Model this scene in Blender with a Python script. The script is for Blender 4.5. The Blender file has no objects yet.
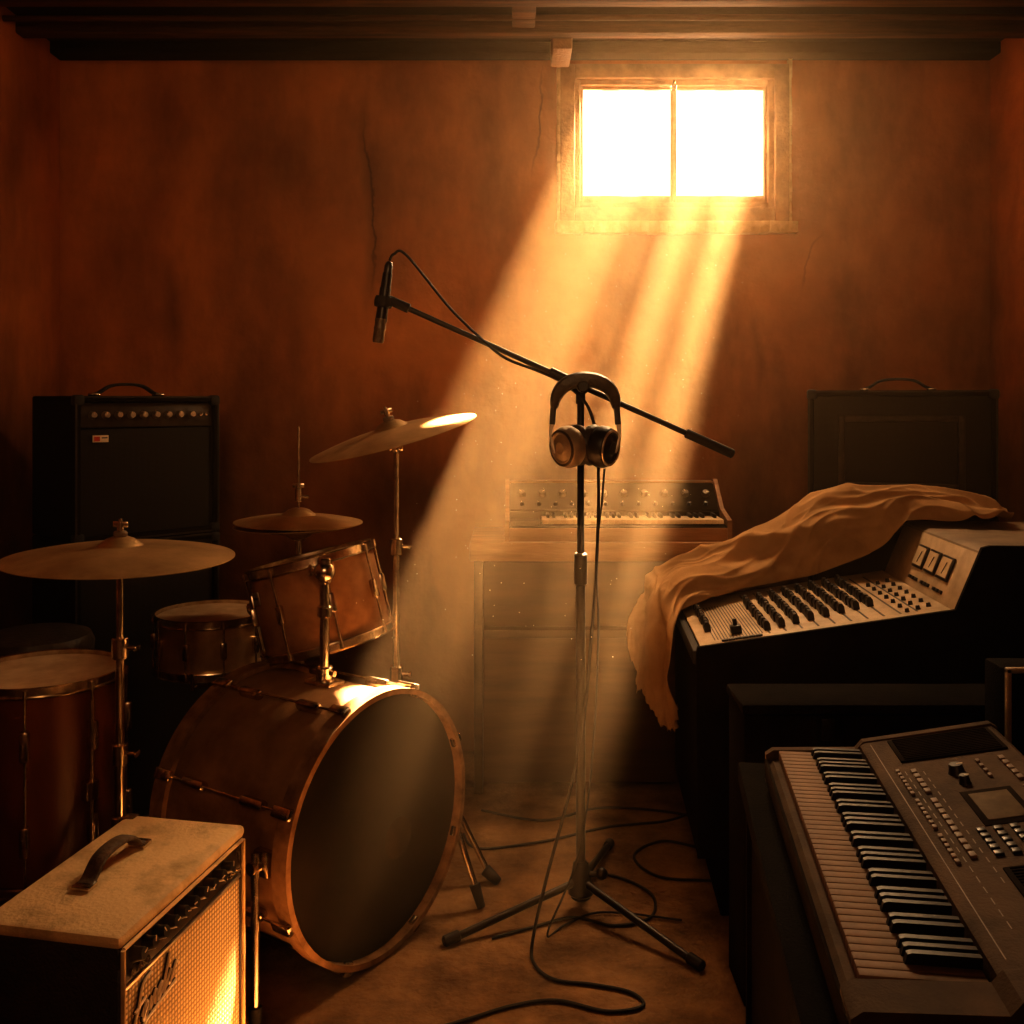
import bpy, bmesh, math, random
from mathutils import Matrix, Vector, noise
random.seed(7)
I4=Matrix.Identity(4)
def T(x,y,z): return Matrix.Translation((x,y,z))
def RZ(d): return Matrix.Rotation(math.radians(d),4,'Z')
def RX(d): return Matrix.Rotation(math.radians(d),4,'X')
def RY(d): return Matrix.Rotation(math.radians(d),4,'Y')
def V(*a): return Vector(a)
scene=bpy.context.scene
COL=scene.collection

# ---------------------------------------------------------------- materials
def mat(name,c1,c2=None,scale=5,rough=.5,metal=0,bump=0,bscale=60,detail=6,lo=.35,hi=.65,spec=.5,emit=None,stretch=(1,1,1)):
    m=bpy.data.materials.new(name); m.use_nodes=True
    nt=m.node_tree; N=nt.nodes; L=nt.links
    b=N['Principled BSDF']
    b.inputs['Roughness'].default_value=rough
    b.inputs['Metallic'].default_value=metal
    b.inputs['Specular IOR Level'].default_value=spec
    tc=N.new('ShaderNodeTexCoord'); mp=N.new('ShaderNodeMapping'); mp.inputs['Scale'].default_value=stretch
    L.new(tc.outputs['Object'],mp.inputs['Vector'])
    if c2 is None: c2=tuple(x*.7 for x in c1)
    nz=N.new('ShaderNodeTexNoise'); nz.inputs['Scale'].default_value=scale; nz.inputs['Detail'].default_value=detail
    nz.inputs['Roughness'].default_value=.62
    L.new(mp.outputs[0],nz.inputs['Vector'])
    r=N.new('ShaderNodeValToRGB'); r.color_ramp.elements[0].position=lo; r.color_ramp.elements[1].position=hi
    r.color_ramp.elements[0].color=(*c2,1); r.color_ramp.elements[1].color=(*c1,1)
    L.new(nz.outputs['Fac'],r.inputs[0]); L.new(r.outputs[0],b.inputs['Base Color'])
    if bump:
        n2=N.new('ShaderNodeTexNoise'); n2.inputs['Scale'].default_value=bscale; n2.inputs['Detail'].default_value=4
        L.new(mp.outputs[0],n2.inputs['Vector'])
        bp=N.new('ShaderNodeBump'); bp.inputs['Strength'].default_value=bump; bp.inputs['Distance'].default_value=.01
        L.new(n2.outputs['Fac'],bp.inputs['Height']); L.new(bp.outputs[0],b.inputs['Normal'])
    return m
def dusty(m,col=(.20,.13,.07),amt=.75):
    # dust settles on upward-facing surfaces
    nt=m.node_tree;N=nt.nodes;L=nt.links;b=N['Principled BSDF']
    src=b.inputs['Base Color'].links[0].from_socket
    geo=N.new('ShaderNodeNewGeometry'); sx=N.new('ShaderNodeSeparateXYZ'); L.new(geo.outputs['Normal'],sx.inputs[0])
    nz=N.new('ShaderNodeTexNoise'); nz.inputs['Scale'].default_value=14; nz.inputs['Detail'].default_value=10
    tc=N.new('ShaderNodeTexCoord'); L.new(tc.outputs['Object'],nz.inputs['Vector'])
    ma=N.new('ShaderNodeMath'); ma.operation='MULTIPLY_ADD'; ma.inputs[1].default_value=1.1; L.new(nz.outputs['Fac'],ma.inputs[0]); L.new(sx.outputs['Z'],ma.inputs[2])
    mr=N.new('ShaderNodeMapRange'); mr.inputs['From Min'].default_value=.75; mr.inputs['From Max'].default_value=1.7; mr.inputs['To Max'].default_value=amt
    L.new(ma.outputs[0],mr.inputs['Value'])
    mx=N.new('ShaderNodeMix'); mx.data_type='RGBA'; L.new(mr.outputs[0],mx.inputs['Factor']); L.new(src,mx.inputs['A']); mx.inputs['B'].default_value=(*col,1)
    L.new(mx.outputs['Result'],b.inputs['Base Color'])
    mr2=N.new('ShaderNodeMapRange'); mr2.inputs['To Min'].default_value=b.inputs['Roughness'].default_value; mr2.inputs['To Max'].default_value=.95
    L.new(mr.outputs[0],mr2.inputs['Value']); L.new(mr2.outputs[0],b.inputs['Roughness'])
    return m

def wall_mat():
    m=mat('stained_plaster',(.70,.245,.066),(.36,.115,.028),scale=1.6,rough=.85,detail=10,lo=.32,hi=.68)
    nt=m.node_tree;N=nt.nodes;L=nt.links;b=N['Principled BSDF']
    ramp=[n for n in N if n.type=='VALTORGB'][0]
    tc=[n for n in N if n.type=='TEX_COORD'][0]
    def math_(op,a,bb=None,c=None,clamp=False):
        n=N.new('ShaderNodeMath'); n.operation=op; n.use_clamp=clamp
        for i,x in enumerate((a,bb,c)):
            if x is None: continue
            if isinstance(x,(int,float)): n.inputs[i].default_value=x
            else: L.new(x,n.inputs[i])
        return n.outputs[0]
    mp=N.new('ShaderNodeMapping'); mp.inputs['Scale'].default_value=(2.4,2.4,1.0); L.new(tc.outputs['Object'],mp.inputs[0])
    st=N.new('ShaderNodeTexNoise'); st.inputs['Scale'].default_value=1.1; st.inputs['Detail'].default_value=12; st.inputs['Roughness'].default_value=.62
    L.new(mp.outputs[0],st.inputs['Vector'])
    r2=N.new('ShaderNodeValToRGB'); r2.color_ramp.elements[0].position=.34; r2.color_ramp.elements[0].color=(.34,.29,.26,1)
    r2.color_ramp.elements[1].position=.56; r2.color_ramp.elements[1].color=(1,1,1,1); L.new(st.outputs['Fac'],r2.inputs[0])
    mx=N.new('ShaderNodeMix'); mx.data_type='RGBA'; mx.blend_type='MULTIPLY'; mx.inputs['Factor'].default_value=.72
    L.new(ramp.outputs[0],mx.inputs['A']); L.new(r2.outputs[0],mx.inputs['B'])
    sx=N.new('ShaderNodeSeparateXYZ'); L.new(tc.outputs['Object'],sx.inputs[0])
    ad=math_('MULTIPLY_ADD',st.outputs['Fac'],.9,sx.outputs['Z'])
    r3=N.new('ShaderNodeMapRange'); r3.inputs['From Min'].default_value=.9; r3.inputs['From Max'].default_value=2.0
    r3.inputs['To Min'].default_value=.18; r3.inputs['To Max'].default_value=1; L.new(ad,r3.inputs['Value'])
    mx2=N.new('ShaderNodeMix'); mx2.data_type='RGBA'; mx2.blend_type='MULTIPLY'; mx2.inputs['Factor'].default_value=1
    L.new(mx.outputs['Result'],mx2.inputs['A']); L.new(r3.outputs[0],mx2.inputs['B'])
    # individual soft cracks in the plaster
    nz=N.new('ShaderNodeTexNoise'); nz.inputs['Scale'].default_value=3.2; nz.inputs['Detail'].default_value=10; nz.inputs['Roughness'].default_value=.55
    L.new(tc.outputs['Object'],nz.inputs['Vector'])
    off=math_('MULTIPLY_ADD',nz.outputs['Fac'],.16,-.08)
    cur=mx2.outputs['Result']
    for cx_,z0,z1,sl_,wd_,am in ((-.54,1.75,2.45,.02,.006,.9),(-.54,1.6,2.55,.02,.03,.35),(.10,2.2,2.66,-.05,.006,.8),(1.12,1.76,2.02,-.25,.006,.85),(-1.28,1.45,1.95,.05,.05,.45),(.95,1.25,1.75,.03,.03,.4)):
        zz=math_('SUBTRACT',sx.outputs['Z'],z0)
        xx=math_('ADD',sx.outputs['X'],off); xx=math_('SUBTRACT',xx,cx_); xx=math_('MULTIPLY_ADD',zz,sl_,xx)
        dd=math_('ABSOLUTE',xx); ln_=math_('DIVIDE',dd,wd_); inv_=math_('SUBTRACT',1,ln_,clamp=True)
        h1=math_('MULTIPLY',zz,5,clamp=True); h2=math_('SUBTRACT',z1,sx.outputs['Z']); h2=math_('MULTIPLY',h2,5,clamp=True)
        f=math_('MULTIPLY',inv_,h1); f=math_('MULTIPLY',f,h2); f=math_('MULTIPLY',f,am)
        q=N.new('ShaderNodeMix'); q.data_type='RGBA'; L.new(f,q.inputs['Factor']); L.new(cur,q.inputs['A']); q.inputs['B'].default_value=(.05,.018,.007,1); cur=q.outputs['Result']
    L.new(cur,b.inputs['Base Color'])
    n2=N.new('ShaderNodeTexNoise'); n2.inputs['Scale'].default_value=9; n2.inputs['Detail'].default_value=10; L.new(tc.outputs['Object'],n2.inputs['Vector'])
    bp=N.new('ShaderNodeBump'); bp.inputs['Strength'].default_value=.6; bp.inputs['Distance'].default_value=.02
    L.new(n2.outputs['Fac'],bp.inputs['Height']); L.new(bp.outputs[0],b.inputs['Normal'])
    return m
def weave_mat(name,c1,c2,sc=330,rough=.6):
    m=mat(name,c1,c2,rough=rough); nt=m.node_tree;N=nt.nodes;L=nt.links;b=N['Principled BSDF']
    tc=[n for n in N if n.type=='TEX_COORD'][0]
    ws=[]
    for ax in ('X','Z'):
        w=N.new('ShaderNodeTexWave'); w.bands_direction=ax; w.inputs['Scale'].default_value=sc/6.28/2; w.inputs['Distortion'].default_value=.3
        L.new(tc.outputs['Object'],w.inputs['Vector']); ws.append(w)
    mu=N.new('ShaderNodeMath'); mu.operation='MULTIPLY'; L.new(ws[0].outputs['Fac'],mu.inputs[0]); L.new(ws[1].outputs['Fac'],mu.inputs[1])
    r=N.new('ShaderNodeValToRGB'); r.color_ramp.elements[0].color=(*c2,1); r.color_ramp.elements[1].color=(*c1,1); r.color_ramp.elements[1].position=.5
    L.new(mu.outputs[0],r.inputs[0]); L.new(r.outputs[0],b.inputs['Base Color'])
    bp=N.new('ShaderNodeBump'); bp.inputs['Strength'].default_value=.5; bp.inputs['Distance'].default_value=.003
    L.new(mu.outputs[0],bp.inputs['Height']); L.new(bp.outputs[0],b.inputs['Normal'])
    return m
def cymbal_mat():
    m=mat('aged_bronze',(.64,.44,.22),(.38,.24,.11),scale=6,rough=.44,metal=.72); nt=m.node_tree;N=nt.nodes;L=nt.links;b=N['Principled BSDF']
    tc=[n for n in N if n.type=='TEX_COORD'][0]
    w=N.new('ShaderNodeTexWave'); w.wave_type='RINGS'; w.rings_direction='Z'; w.inputs['Scale'].default_value=45; w.inputs['Distortion'].default_value=.4
    L.new(tc.outputs['Object'],w.inputs['Vector'])
    bp=N.new('ShaderNodeBump'); bp.inputs['Strength'].default_value=.25; bp.inputs['Distance'].default_value=.001
    L.new(w.outputs['Fac'],bp.inputs['Height']); L.new(bp.outputs[0],b.inputs['Normal'])
    return m
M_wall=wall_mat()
M_floor=mat('gritty_worn_concrete',(.32,.18,.082),(.065,.034,.015),scale=5,rough=.85,bump=1,bscale=45,detail=15,lo=.3,hi=.7,spec=.2)
M_ceil=mat('old_ceiling_board',(.014,.006,.0035),(.006,.0035,.002),scale=4,rough=.95,bump=.4,stretch=(.4,4,4),spec=.1)
M_beam=mat('aged_joist_wood',(.13,.048,.014),(.04,.015,.005),scale=6,rough=.85,bump=.5,stretch=(.4,5,5),spec=.2)
M_block=mat('pale_wood_block',(.28,.14,.055),(.16,.076,.028),scale=9,rough=.8,bump=.4)
M_frame=mat('weathered_window_wood',(.52,.30,.13),(.27,.145,.057),scale=12,rough=.75,bump=.4)
M_plaster=mat('pale_chipped_plaster',(.78,.56,.30),(.50,.32,.14),scale=18,rough=.9,bump=.5,bscale=40)
M_black=mat('black_painted_steel',(.018,.015,.013),(.01,.009,.008),rough=.38,metal=.4)
M_chrome=mat('tarnished_chrome',(.80,.70,.56),(.42,.34,.25),scale=30,rough=.25,metal=1)
M_brass=mat('brassy_snare_metal',(.88,.67,.42),(.55,.39,.22),scale=8,rough=.3,metal=.85)
M_cym=cymbal_mat()
M_shell=dusty(mat('dark_red_drum_lacquer',(.15,.045,.018),(.06,.02,.009),scale=5,rough=.38,spec=.4,stretch=(1,1,.3)))
M_tomshell=dusty(mat('faded_tom_lacquer',(.30,.155,.074),(.15,.072,.032),scale=9,rough=.65,spec=.2,detail=14),amt=.5)
M_kshell=dusty(mat('dusty_brown_drum_wrap',(.33,.19,.095),(.13,.068,.032),scale=6,rough=.85,bump=.15,spec=.08,detail=15,lo=.3,hi=.7),amt=.45)
M_hoop=mat('worn_maple_hoop',(.30,.175,.09),(.12,.065,.031),scale=13,rough=.75,detail=14,spec=.15)
M_headk=mat('black_drumhead',(.016,.011,.007),(.006,.0045,.0035),scale=4,rough=.5,spec=.2,detail=12)
M_sticker=mat('faded_dark_sticker',(.030,.020,.013),(.02,.014,.009),scale=20,rough=.7,spec=.1)
M_headw=mat('worn_cream_drumhead',(.54,.38,.22),(.32,.21,.11),scale=9,rough=.7,detail=12)
M_tan=mat('scuffed_cream_vinyl',(.82,.58,.30),(.28,.175,.08),scale=6,rough=.8,bump=.25,bscale=120,detail=15,lo=.30,hi=.52)
M_brown=mat('dark_brown_vinyl',(.06,.038,.022),(.03,.019,.011),scale=9,rough=.7,bump=.5,bscale=180)
M_blk=mat('black_tolex',(.010,.0075,.006),(.005,.004,.0033),scale=14,rough=.9,bump=.3,bscale=220,spec=.06)
M_edge=mat('scuffed_black_edge',(.05,.034,.022),(.018,.013,.009),scale=30,rough=.6,spec=.3)
M_gold=weave_mat('gold_grille_cloth',(.92,.66,.33),(.34,.215,.095),sc=420,rough=.85)
M_blkcloth=weave_mat('black_grille_cloth',(.020,.014,.010),(.008,.006,.004),sc=1000,rough=.9)
M_panel=mat('brushed_dark_panel',(.05,.034,.023),(.028,.019,.013),scale=30,rough=.45,metal=.4)
M_dull=mat('matte_dark_panel',(.024,.016,.011),(.013,.009,.006),scale=12,rough=.9,spec=.05)
M_leather=mat('worn_leather',(.05,.034,.022),(.022,.016,.011),scale=30,rough=.45,bump=.3)
M_handle=mat('cracked_brown_leather',(.16,.10,.058),(.03,.02,.012),scale=25,rough=.6,bump=.4,detail=10)
M_plast=mat('black_plastic',(.015,.013,.012),(.01,.009,.008),rough=.4)
M_grey=mat('dusty_brown_grey_plastic',(.125,.079,.047),(.038,.024,.014),scale=6,rough=.75,bump=.15,bscale=200,detail=15,spec=.12,lo=.3,hi=.7)
M_bridge=mat('dusty_grey_metal',(.26,.185,.115),(.12,.083,.05),scale=6,rough=.6,detail=14)
M_cons=mat('console_beige_metal',(.58,.43,.275),(.32,.23,.14),scale=7,rough=.6,detail=15)
M_line=mat('dark_printed_lines',(.05,.037,.026),rough=.6)
M_wkey=mat('aged_ivory_keys',(.27,.17,.105),(.095,.058,.035),scale=9,rough=.65,detail=14,spec=.2)
M_bkey=mat('dull_black_keys',(.014,.011,.009),rough=.5,spec=.3)
M_cloth=mat('dusty_tan_cloth',(.44,.275,.14),(.28,.165,.078),scale=5,rough=1,spec=0,detail=12)
M_wood=mat('honey_wood',(.40,.20,.082),(.20,.095,.036),scale=5,rough=.55,bump=.15,stretch=(.5,4,4))
M_darkwood=mat('dark_stained_wood',(.05,.025,.011),(.025,.013,.006),scale=5,rough=.6,spec=.2,stretch=(.5,4,4))
M_lowwood=mat('brown_panel_wood',(.085,.041,.017),(.045,.022,.009),scale=5,rough=.8,spec=.2,stretch=(.5,4,4))
M_rub=mat('black_rubber',(.012,.010,.009),rough=.75)
M_silver=mat('silver_trim',(.60,.51,.40),(.38,.31,.23),scale=20,rough=.38,metal=.8)
M_cup=mat('dull_champagne_metal',(.42,.33,.23),(.25,.19,.13),scale=12,rough=.5,metal=.5)
M_dksil=mat('dull_steel_mesh',(.20,.155,.11),(.12,.092,.068),scale=40,rough=.5,metal=.7)
M_red=mat('red_enamel',(.5,.03,.015),rough=.4)
M_white=mat('cream_enamel',(.8,.65,.45),(.7,.53,.34),rough=.4)
M_screen=mat('dull_grey_display',(.15,.11,.07),(.10,.075,.048),scale=30,rough=.7,spec=.1)
M_meter=mat('pale_meter_face',(.62,.48,.32),(.5,.38,.24),scale=30,rough=.3)
M_btn=mat('pale_brown_button',(.21,.14,.09),(.13,.085,.054),scale=30,rough=.6)
M_felt=mat('grey_felt',(.2,.135,.085),rough=.95)
M_mote=mat('pale_dust',(.9,.8,.65),(.8,.7,.5),rough=1)

# ---------------------------------------------------------------- mesh builder
def smooth_pts(pts,n=8):
    P=[Vector(p) for p in pts]; out=[]
    for i in range(len(P)-1):
        p0=P[max(i-1,0)];p1=P[i];p2=P[i+1];p3=P[min(i+2,len(P)-1)]
        for k in range(n):
            t=k/n
            out.append(.5*((2*p1)+(-p0+p2)*t+(2*p0-5*p1+4*p2-p3)*t*t+(-p0+3*p1-3*p2+p3)*t**3))
    out.append(P[-1]); return out
class B:
    def __init__(s): s.bm=bmesh.new()
    def _mi(s,n0,mi):
        s.bm.faces.ensure_lookup_table()
        for f in s.bm.faces[n0:]: f.material_index=mi
    def box(s,c,d,bev=0,M=I4,mi=0,seg=2):
        t=bmesh.new(); bmesh.ops.create_cube(t,size=1)
        bmesh.ops.scale(t,vec=d,verts=t.verts)
        if bev: bmesh.ops.bevel(t,geom=list(t.edges),offset=min(bev,min(d)*.45),segments=seg,affect='EDGES',profile=.5)
        bmesh.ops.transform(t,matrix=M@T(*c),verts=t.verts)
        me=bpy.data.meshes.new('t'); t.to_mesh(me); t.free()
        n0=len(s.bm.faces); s.bm.from_mesh(me); bpy.data.meshes.remove(me); s._mi(n0,mi); return s
    def b2(s,a,b,bev=0,M=I4,mi=0):
        return s.box(tuple((x+y)/2 for x,y in zip(a,b)),tuple(abs(y-x) for x,y in zip(a,b)),bev,M,mi)
    def lathe(s,prof,seg=40,M=I4,mi=0):
        n0=len(s.bm.faces); rings=[]
        for r,z in prof:
            if r<1e-6: rings.append([s.bm.verts.new(M@V(0,0,z))])
            else: rings.append([s.bm.verts.new(M@V(r*math.cos(2*math.pi*i/seg),r*math.sin(2*math.pi*i/seg),z)) for i in range(seg)])
        for a,b in zip(rings,rings[1:]):
            for i in range(seg):
                j=(i+1)%seg
                if len(a)==1 and len(b)==1: continue
                if len(a)==1: s.bm.faces.new((a[0],b[j],b[i]))
                elif len(b)==1: s.bm.faces.new((a[i],a[j],b[0]))
                else: s.bm.faces.new((a[i],a[j],b[j],b[i]))
        s._mi(n0,mi); return s
    def cyl(s,p1,p2,r1,r2=None,seg=20,mi=0,M=I4,bev=0):
        p1=Vector(p1);p2=Vector(p2); r2=r1 if r2 is None else r2
        d=p2-p1; L=d.length
        Q=M@T(*p1)@d.to_track_quat('Z','Y').to_matrix().to_4x4()
        if bev: pr=[(0,0),(r1-bev,0),(r1,bev),(r2,L-bev),(r2-bev,L),(0,L)]
        else: pr=[(0,0),(r1,0),(r2,L),(0,L)]
        return s.lathe(pr,seg,Q,mi)
    def sphere(s,c,r,mi=0,M=I4,sc=(1,1,1)):
        pr=[(r*math.sin(math.pi*i/10),-r*math.cos(math.pi*i/10)) for i in range(11)]
        pr[0]=(0,-r);pr[-1]=(0,r)
        return s.lathe(pr,18,M@T(*c)@Matrix.Diagonal((*sc,1)),mi)
    def torus(s,R,r,M=I4,seg=48,rs=10,mi=0,sz=1):
        n0=len(s.bm.faces); g=[]
        for i in range(seg):
            a=2*math.pi*i/seg
            g.append([s.bm.verts.new(M@V((R+r*math.cos(b))*math.cos(a),(R+r*math.cos(b))*math.sin(a),r*sz*math.sin(b))) for b in [2*math.pi*k/rs for k in range(rs)]])
        for i in range(seg):
            for k in range(rs):
                s.bm.faces.new((g[i][k],g[(i+1)%seg][k],g[(i+1)%seg][(k+1)%rs],g[i][(k+1)%rs]))
        s._mi(n0,mi); return s
    def tube(s,pts,r,seg=8,n=8,mi=0,M=I4,rad=None):
        P=smooth_pts(pts,n) if n>1 else [Vector(p) for p in pts]
        n0=len(s.bm.faces); up=V(0,0,1); prev=None; rings=[]
        for i,p in enumerate(P):
            t=(P[min(i+1,len(P)-1)]-P[max(i-1,0)]).normalized()
            if prev is None:
                a=t.orthogonal().normalized()
            else:
                a=(prev-t*prev.dot(t)).normalized()
            prev=a; b=t.cross(a)
            rr=r if rad is None else rad(i/(len(P)-1))
            rings.append([s.bm.verts.new(M@(p+rr*(a*math.cos(2*math.pi*k/seg)+b*math.sin(2*math.pi*k/seg)))) for k in range(seg)])
        for a,b in zip(rings,rings[1:]):
            for k in range(seg): s.bm.faces.new((a[k],a[(k+1)%seg],b[(k+1)%seg],b[k]))
        s.bm.faces.new(rings[0][::-1]); s.bm.faces.new(rings[-1])
        s._mi(n0,mi); return s
    def strap(s,pts,hw,ht,mi=0,M=I4,n=8):
        P=smooth_pts([(x,0,z) for x,z in pts],n); n0=len(s.bm.faces); rings=[]
        for i,p in enumerate(P):
            t=(P[min(i+1,len(P)-1)]-P[max(i-1,0)]).normalized(); nn=V(-t.z,0,t.x)
            u=i/(len(P)-1); w=hw(u) if callable(hw) else hw; h=ht(u) if callable(ht) else ht
            ring=[]
            for k in range(12):
                a=2*math.pi*k/12; ca,sa=math.cos(a),math.sin(a)
                e=.55
                ring.append(s.bm.verts.new(M@(p+V(0,1,0)*w*math.copysign(abs(ca)**e,ca)+nn*h*math.copysign(abs(sa)**e,sa))))
            rings.append(ring)
        for a,b in zip(rings,rings[1:]):
            for k in range(12): s.bm.faces.new((a[k],a[(k+1)%12],b[(k+1)%12],b[k]))
        s.bm.faces.new(rings[0][::-1]); s.bm.faces.new(rings[-1]); s._mi(n0,mi); return s
    def prism(s,poly,y0,y1,M=I4,mi=0):
        n0=len(s.bm.faces)
        a=[s.bm.verts.new(M@V(x,y0,z)) for x,z in poly]; b=[s.bm.verts.new(M@V(x,y1,z)) for x,z in poly]
        n=len(poly)
        for i in range(n): s.bm.faces.new((a[i],a[(i+1)%n],b[(i+1)%n],b[i]))
        s.bm.faces.new(a[::-1]); s.bm.faces.new(b); s._mi(n0,mi); return s
    def mesh(s,name,mats,angle=35):
        bmesh.ops.recalc_face_normals(s.bm,faces=s.bm.faces)
        me=bpy.data.meshes.new(name); s.bm.to_mesh(me); s.bm.free()
        for m in (mats if isinstance(mats,(list,tuple)) else [mats]): me.materials.append(m)
        for p in me.polygons: p.use_smooth=True
        me.set_sharp_from_angle(angle=math.radians(angle))
        return me
def root(name,label,cat,loc=(0,0,0),yaw=0,M=None,group=None):
    o=bpy.data.objects.new(name,None); COL.objects.link(o); o.empty_display_size=.05
    o.matrix_world=M if M is not None else T(*loc)@RZ(yaw)
    o['label']=label; o['category']=cat
    if group: o['group']=group
    return o
def part(parent,name,me,M=I4,label=None):
    o=bpy.data.objects.new(name,me); COL.objects.link(o); o.parent=parent; o.matrix_basis=M.copy()
    if label: o['label']=label
    return o
def thing(name,me,label,cat,M=I4):
    o=bpy.data.objects.new(name,me); COL.objects.link(o); o.matrix_world=M
    o['label']=label;o['category']=cat; return o
def struct(name,me,label=None):
    o=bpy.data.objects.new(name,me); COL.objects.link(o); o['kind']='structure'
    if label:o['label']=label
    return o

# ---------------------------------------------------------------- room
XL,XR,YB,YF,ZC=-1.74,1.84,3.85,-1.2,2.70
struct('floor',B().b2((XL-.1,YF-.1,-.1),(XR+.1,YB+.1,0)).mesh('floor',M_floor),'dusty brown concrete basement floor')
struct('ceiling',B().b2((XL-.1,YF-.1,ZC),(XR+.1,YB+.09,ZC+.1)).mesh('ceiling',M_ceil),'dark boarded basement ceiling')
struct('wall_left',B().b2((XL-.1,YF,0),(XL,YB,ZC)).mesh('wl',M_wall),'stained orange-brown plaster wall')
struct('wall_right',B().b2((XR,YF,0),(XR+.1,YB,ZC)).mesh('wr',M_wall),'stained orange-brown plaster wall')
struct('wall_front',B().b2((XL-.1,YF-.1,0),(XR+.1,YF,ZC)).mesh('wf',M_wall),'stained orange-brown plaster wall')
HX0,HX1,HZ0,HZ1=.215,1.03,2.05,2.61
b=B(); TH=.07
b.b2((XL-.1,YB,0),(HX0,YB+TH,ZC)); b.b2((HX1,YB,0),(XR+.1,YB+TH,ZC))
b.b2((HX0,YB,0),(HX1,YB+TH,HZ0)); b.b2((HX0,YB,HZ1),(HX1,YB+TH,ZC))
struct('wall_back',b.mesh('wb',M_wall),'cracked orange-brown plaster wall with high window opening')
# window
def frame_ring(b,x0,x1,z0,z1,w,y0,y1,bev=.003,mi=0,wb=None):
    wb=wb or w
    b.b2((x0,y0,z0),(x0+w,y1,z1),bev,mi=mi); b.b2((x1-w,y0,z0),(x1,y1,z1),bev,mi=mi)
    b.b2((x0+w,y0,z1-w),(x1-w,y1,z1),bev,mi=mi); b.b2((x0+w,y0,z0),(x1-w,y1,z0+wb),bev,mi=mi)
b=B()
frame_ring(b,.185,1.06,2.03,2.635,.055,3.818,3.875,.004,0)
frame_ring(b,.24,1.005,2.085,2.58,.022,3.835,3.885,.003,0)
win=struct('window_1',b.mesh('win',[M_frame]),'small high two-pane basement window in weathered wood frame')
b=B()
random.seed(3)
for i in range(26):
    x=.165+i*.0355; b.b2((x,3.80+random.uniform(0,.003),1.985+random.uniform(0,.004)),(x+.0365,3.86,2.032),.002)
for i in range(18):
    z=2.0+i*.0365; b.b2((.170+random.uniform(0,.003),3.825,z),(.187,3.86,z+.0375),.002)
    b.b2((1.058,3.825,z),(1.073-random.uniform(0,.003),3.86,z+.0375),.002)
part(win,'window_sill',b.mesh('pe',M_plaster),label='chipped pale plaster sill and edge')
for x0,x1 in ((.262,.622),(.622,.983)):
    b=B(); frame_ring(b,x0,x1,2.107,2.558,.012,3.85,3.880,.002,0,wb=.03)
    s=part(win,'sash',b.mesh('sash',M_frame))
g=bpy.data.materials.new('glowing_banded_glass'); g.use_nodes=True; nt=g.node_tree; nt.nodes.clear()
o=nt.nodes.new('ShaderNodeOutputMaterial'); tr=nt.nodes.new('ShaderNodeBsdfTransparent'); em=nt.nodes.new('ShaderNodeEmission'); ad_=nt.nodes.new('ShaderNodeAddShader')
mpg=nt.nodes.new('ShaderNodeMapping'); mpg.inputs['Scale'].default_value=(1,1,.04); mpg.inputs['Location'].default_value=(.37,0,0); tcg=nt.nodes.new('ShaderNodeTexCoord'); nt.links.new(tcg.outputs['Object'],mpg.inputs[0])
wv_=nt.nodes.new('ShaderNodeTexWave'); wv_.bands_direction='X'; wv_.inputs['Scale'].default_value=2.1; wv_.inputs['Distortion'].default_value=1.2; wv_.inputs['Detail Scale'].default_value=2; nt.links.new(mpg.outputs[0],wv_.inputs['Vector'])  # bands in the glass tint, added to split the sunbeam into shafts
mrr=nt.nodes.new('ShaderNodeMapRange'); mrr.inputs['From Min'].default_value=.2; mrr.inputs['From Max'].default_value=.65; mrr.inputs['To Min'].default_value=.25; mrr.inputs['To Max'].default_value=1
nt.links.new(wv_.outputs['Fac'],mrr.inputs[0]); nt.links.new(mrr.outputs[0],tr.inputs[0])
em.inputs[0].default_value=(1,.90,.72,1); em.inputs[1].default_value=1.1  # added glow, so the panes come out evenly white
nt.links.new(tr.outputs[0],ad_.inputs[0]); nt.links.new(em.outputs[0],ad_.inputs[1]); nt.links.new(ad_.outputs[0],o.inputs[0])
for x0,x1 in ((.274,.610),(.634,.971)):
    part(win,'glass',B().b2((x0,3.866,2.137),(x1,3.869,2.546)).mesh('gl',g),label='glowing window glass with beam-splitting bands')
b=B(); b.b2((.612,3.835,2.54),(.632,3.855,2.57),.003); b.cyl((.622,3.838,2.565),(.622,3.838,2.60),.006)
part(win,'latch',b.mesh('latch',M_chrome))
def joist(n,y0,y1,z0,z1=ZC,m=M_beam): struct('trim_%d'%n,B().b2((XL,y0,z0),(XR,y1,z1),.006).mesh('j',m),'dark wooden ceiling joist')
joist(1,3.76,3.85,2.655,m=M_ceil); joist(2,3.50,3.56,2.635); joist(3,3.24,3.30,2.645); joist(4,2.6,2.66,2.62); joist(5,1.9,1.96,2.62)
struct('trim_6',B().b2((.145,3.56,2.60),(.215,3.76,2.70),.005).mesh('blk',M_block),'short wooden block between joists')
struct('trim_7',B().b2((.0,3.30,2.65),(.08,3.50,2.70),.005).mesh('blk',M_beam),'short wooden block between joists')
struct('trim_8',B().cyl((XL,3.42,2.655),(XR,3.42,2.66),.010).mesh('pipe',M_beam),'thin rusty ceiling pipe')

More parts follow.
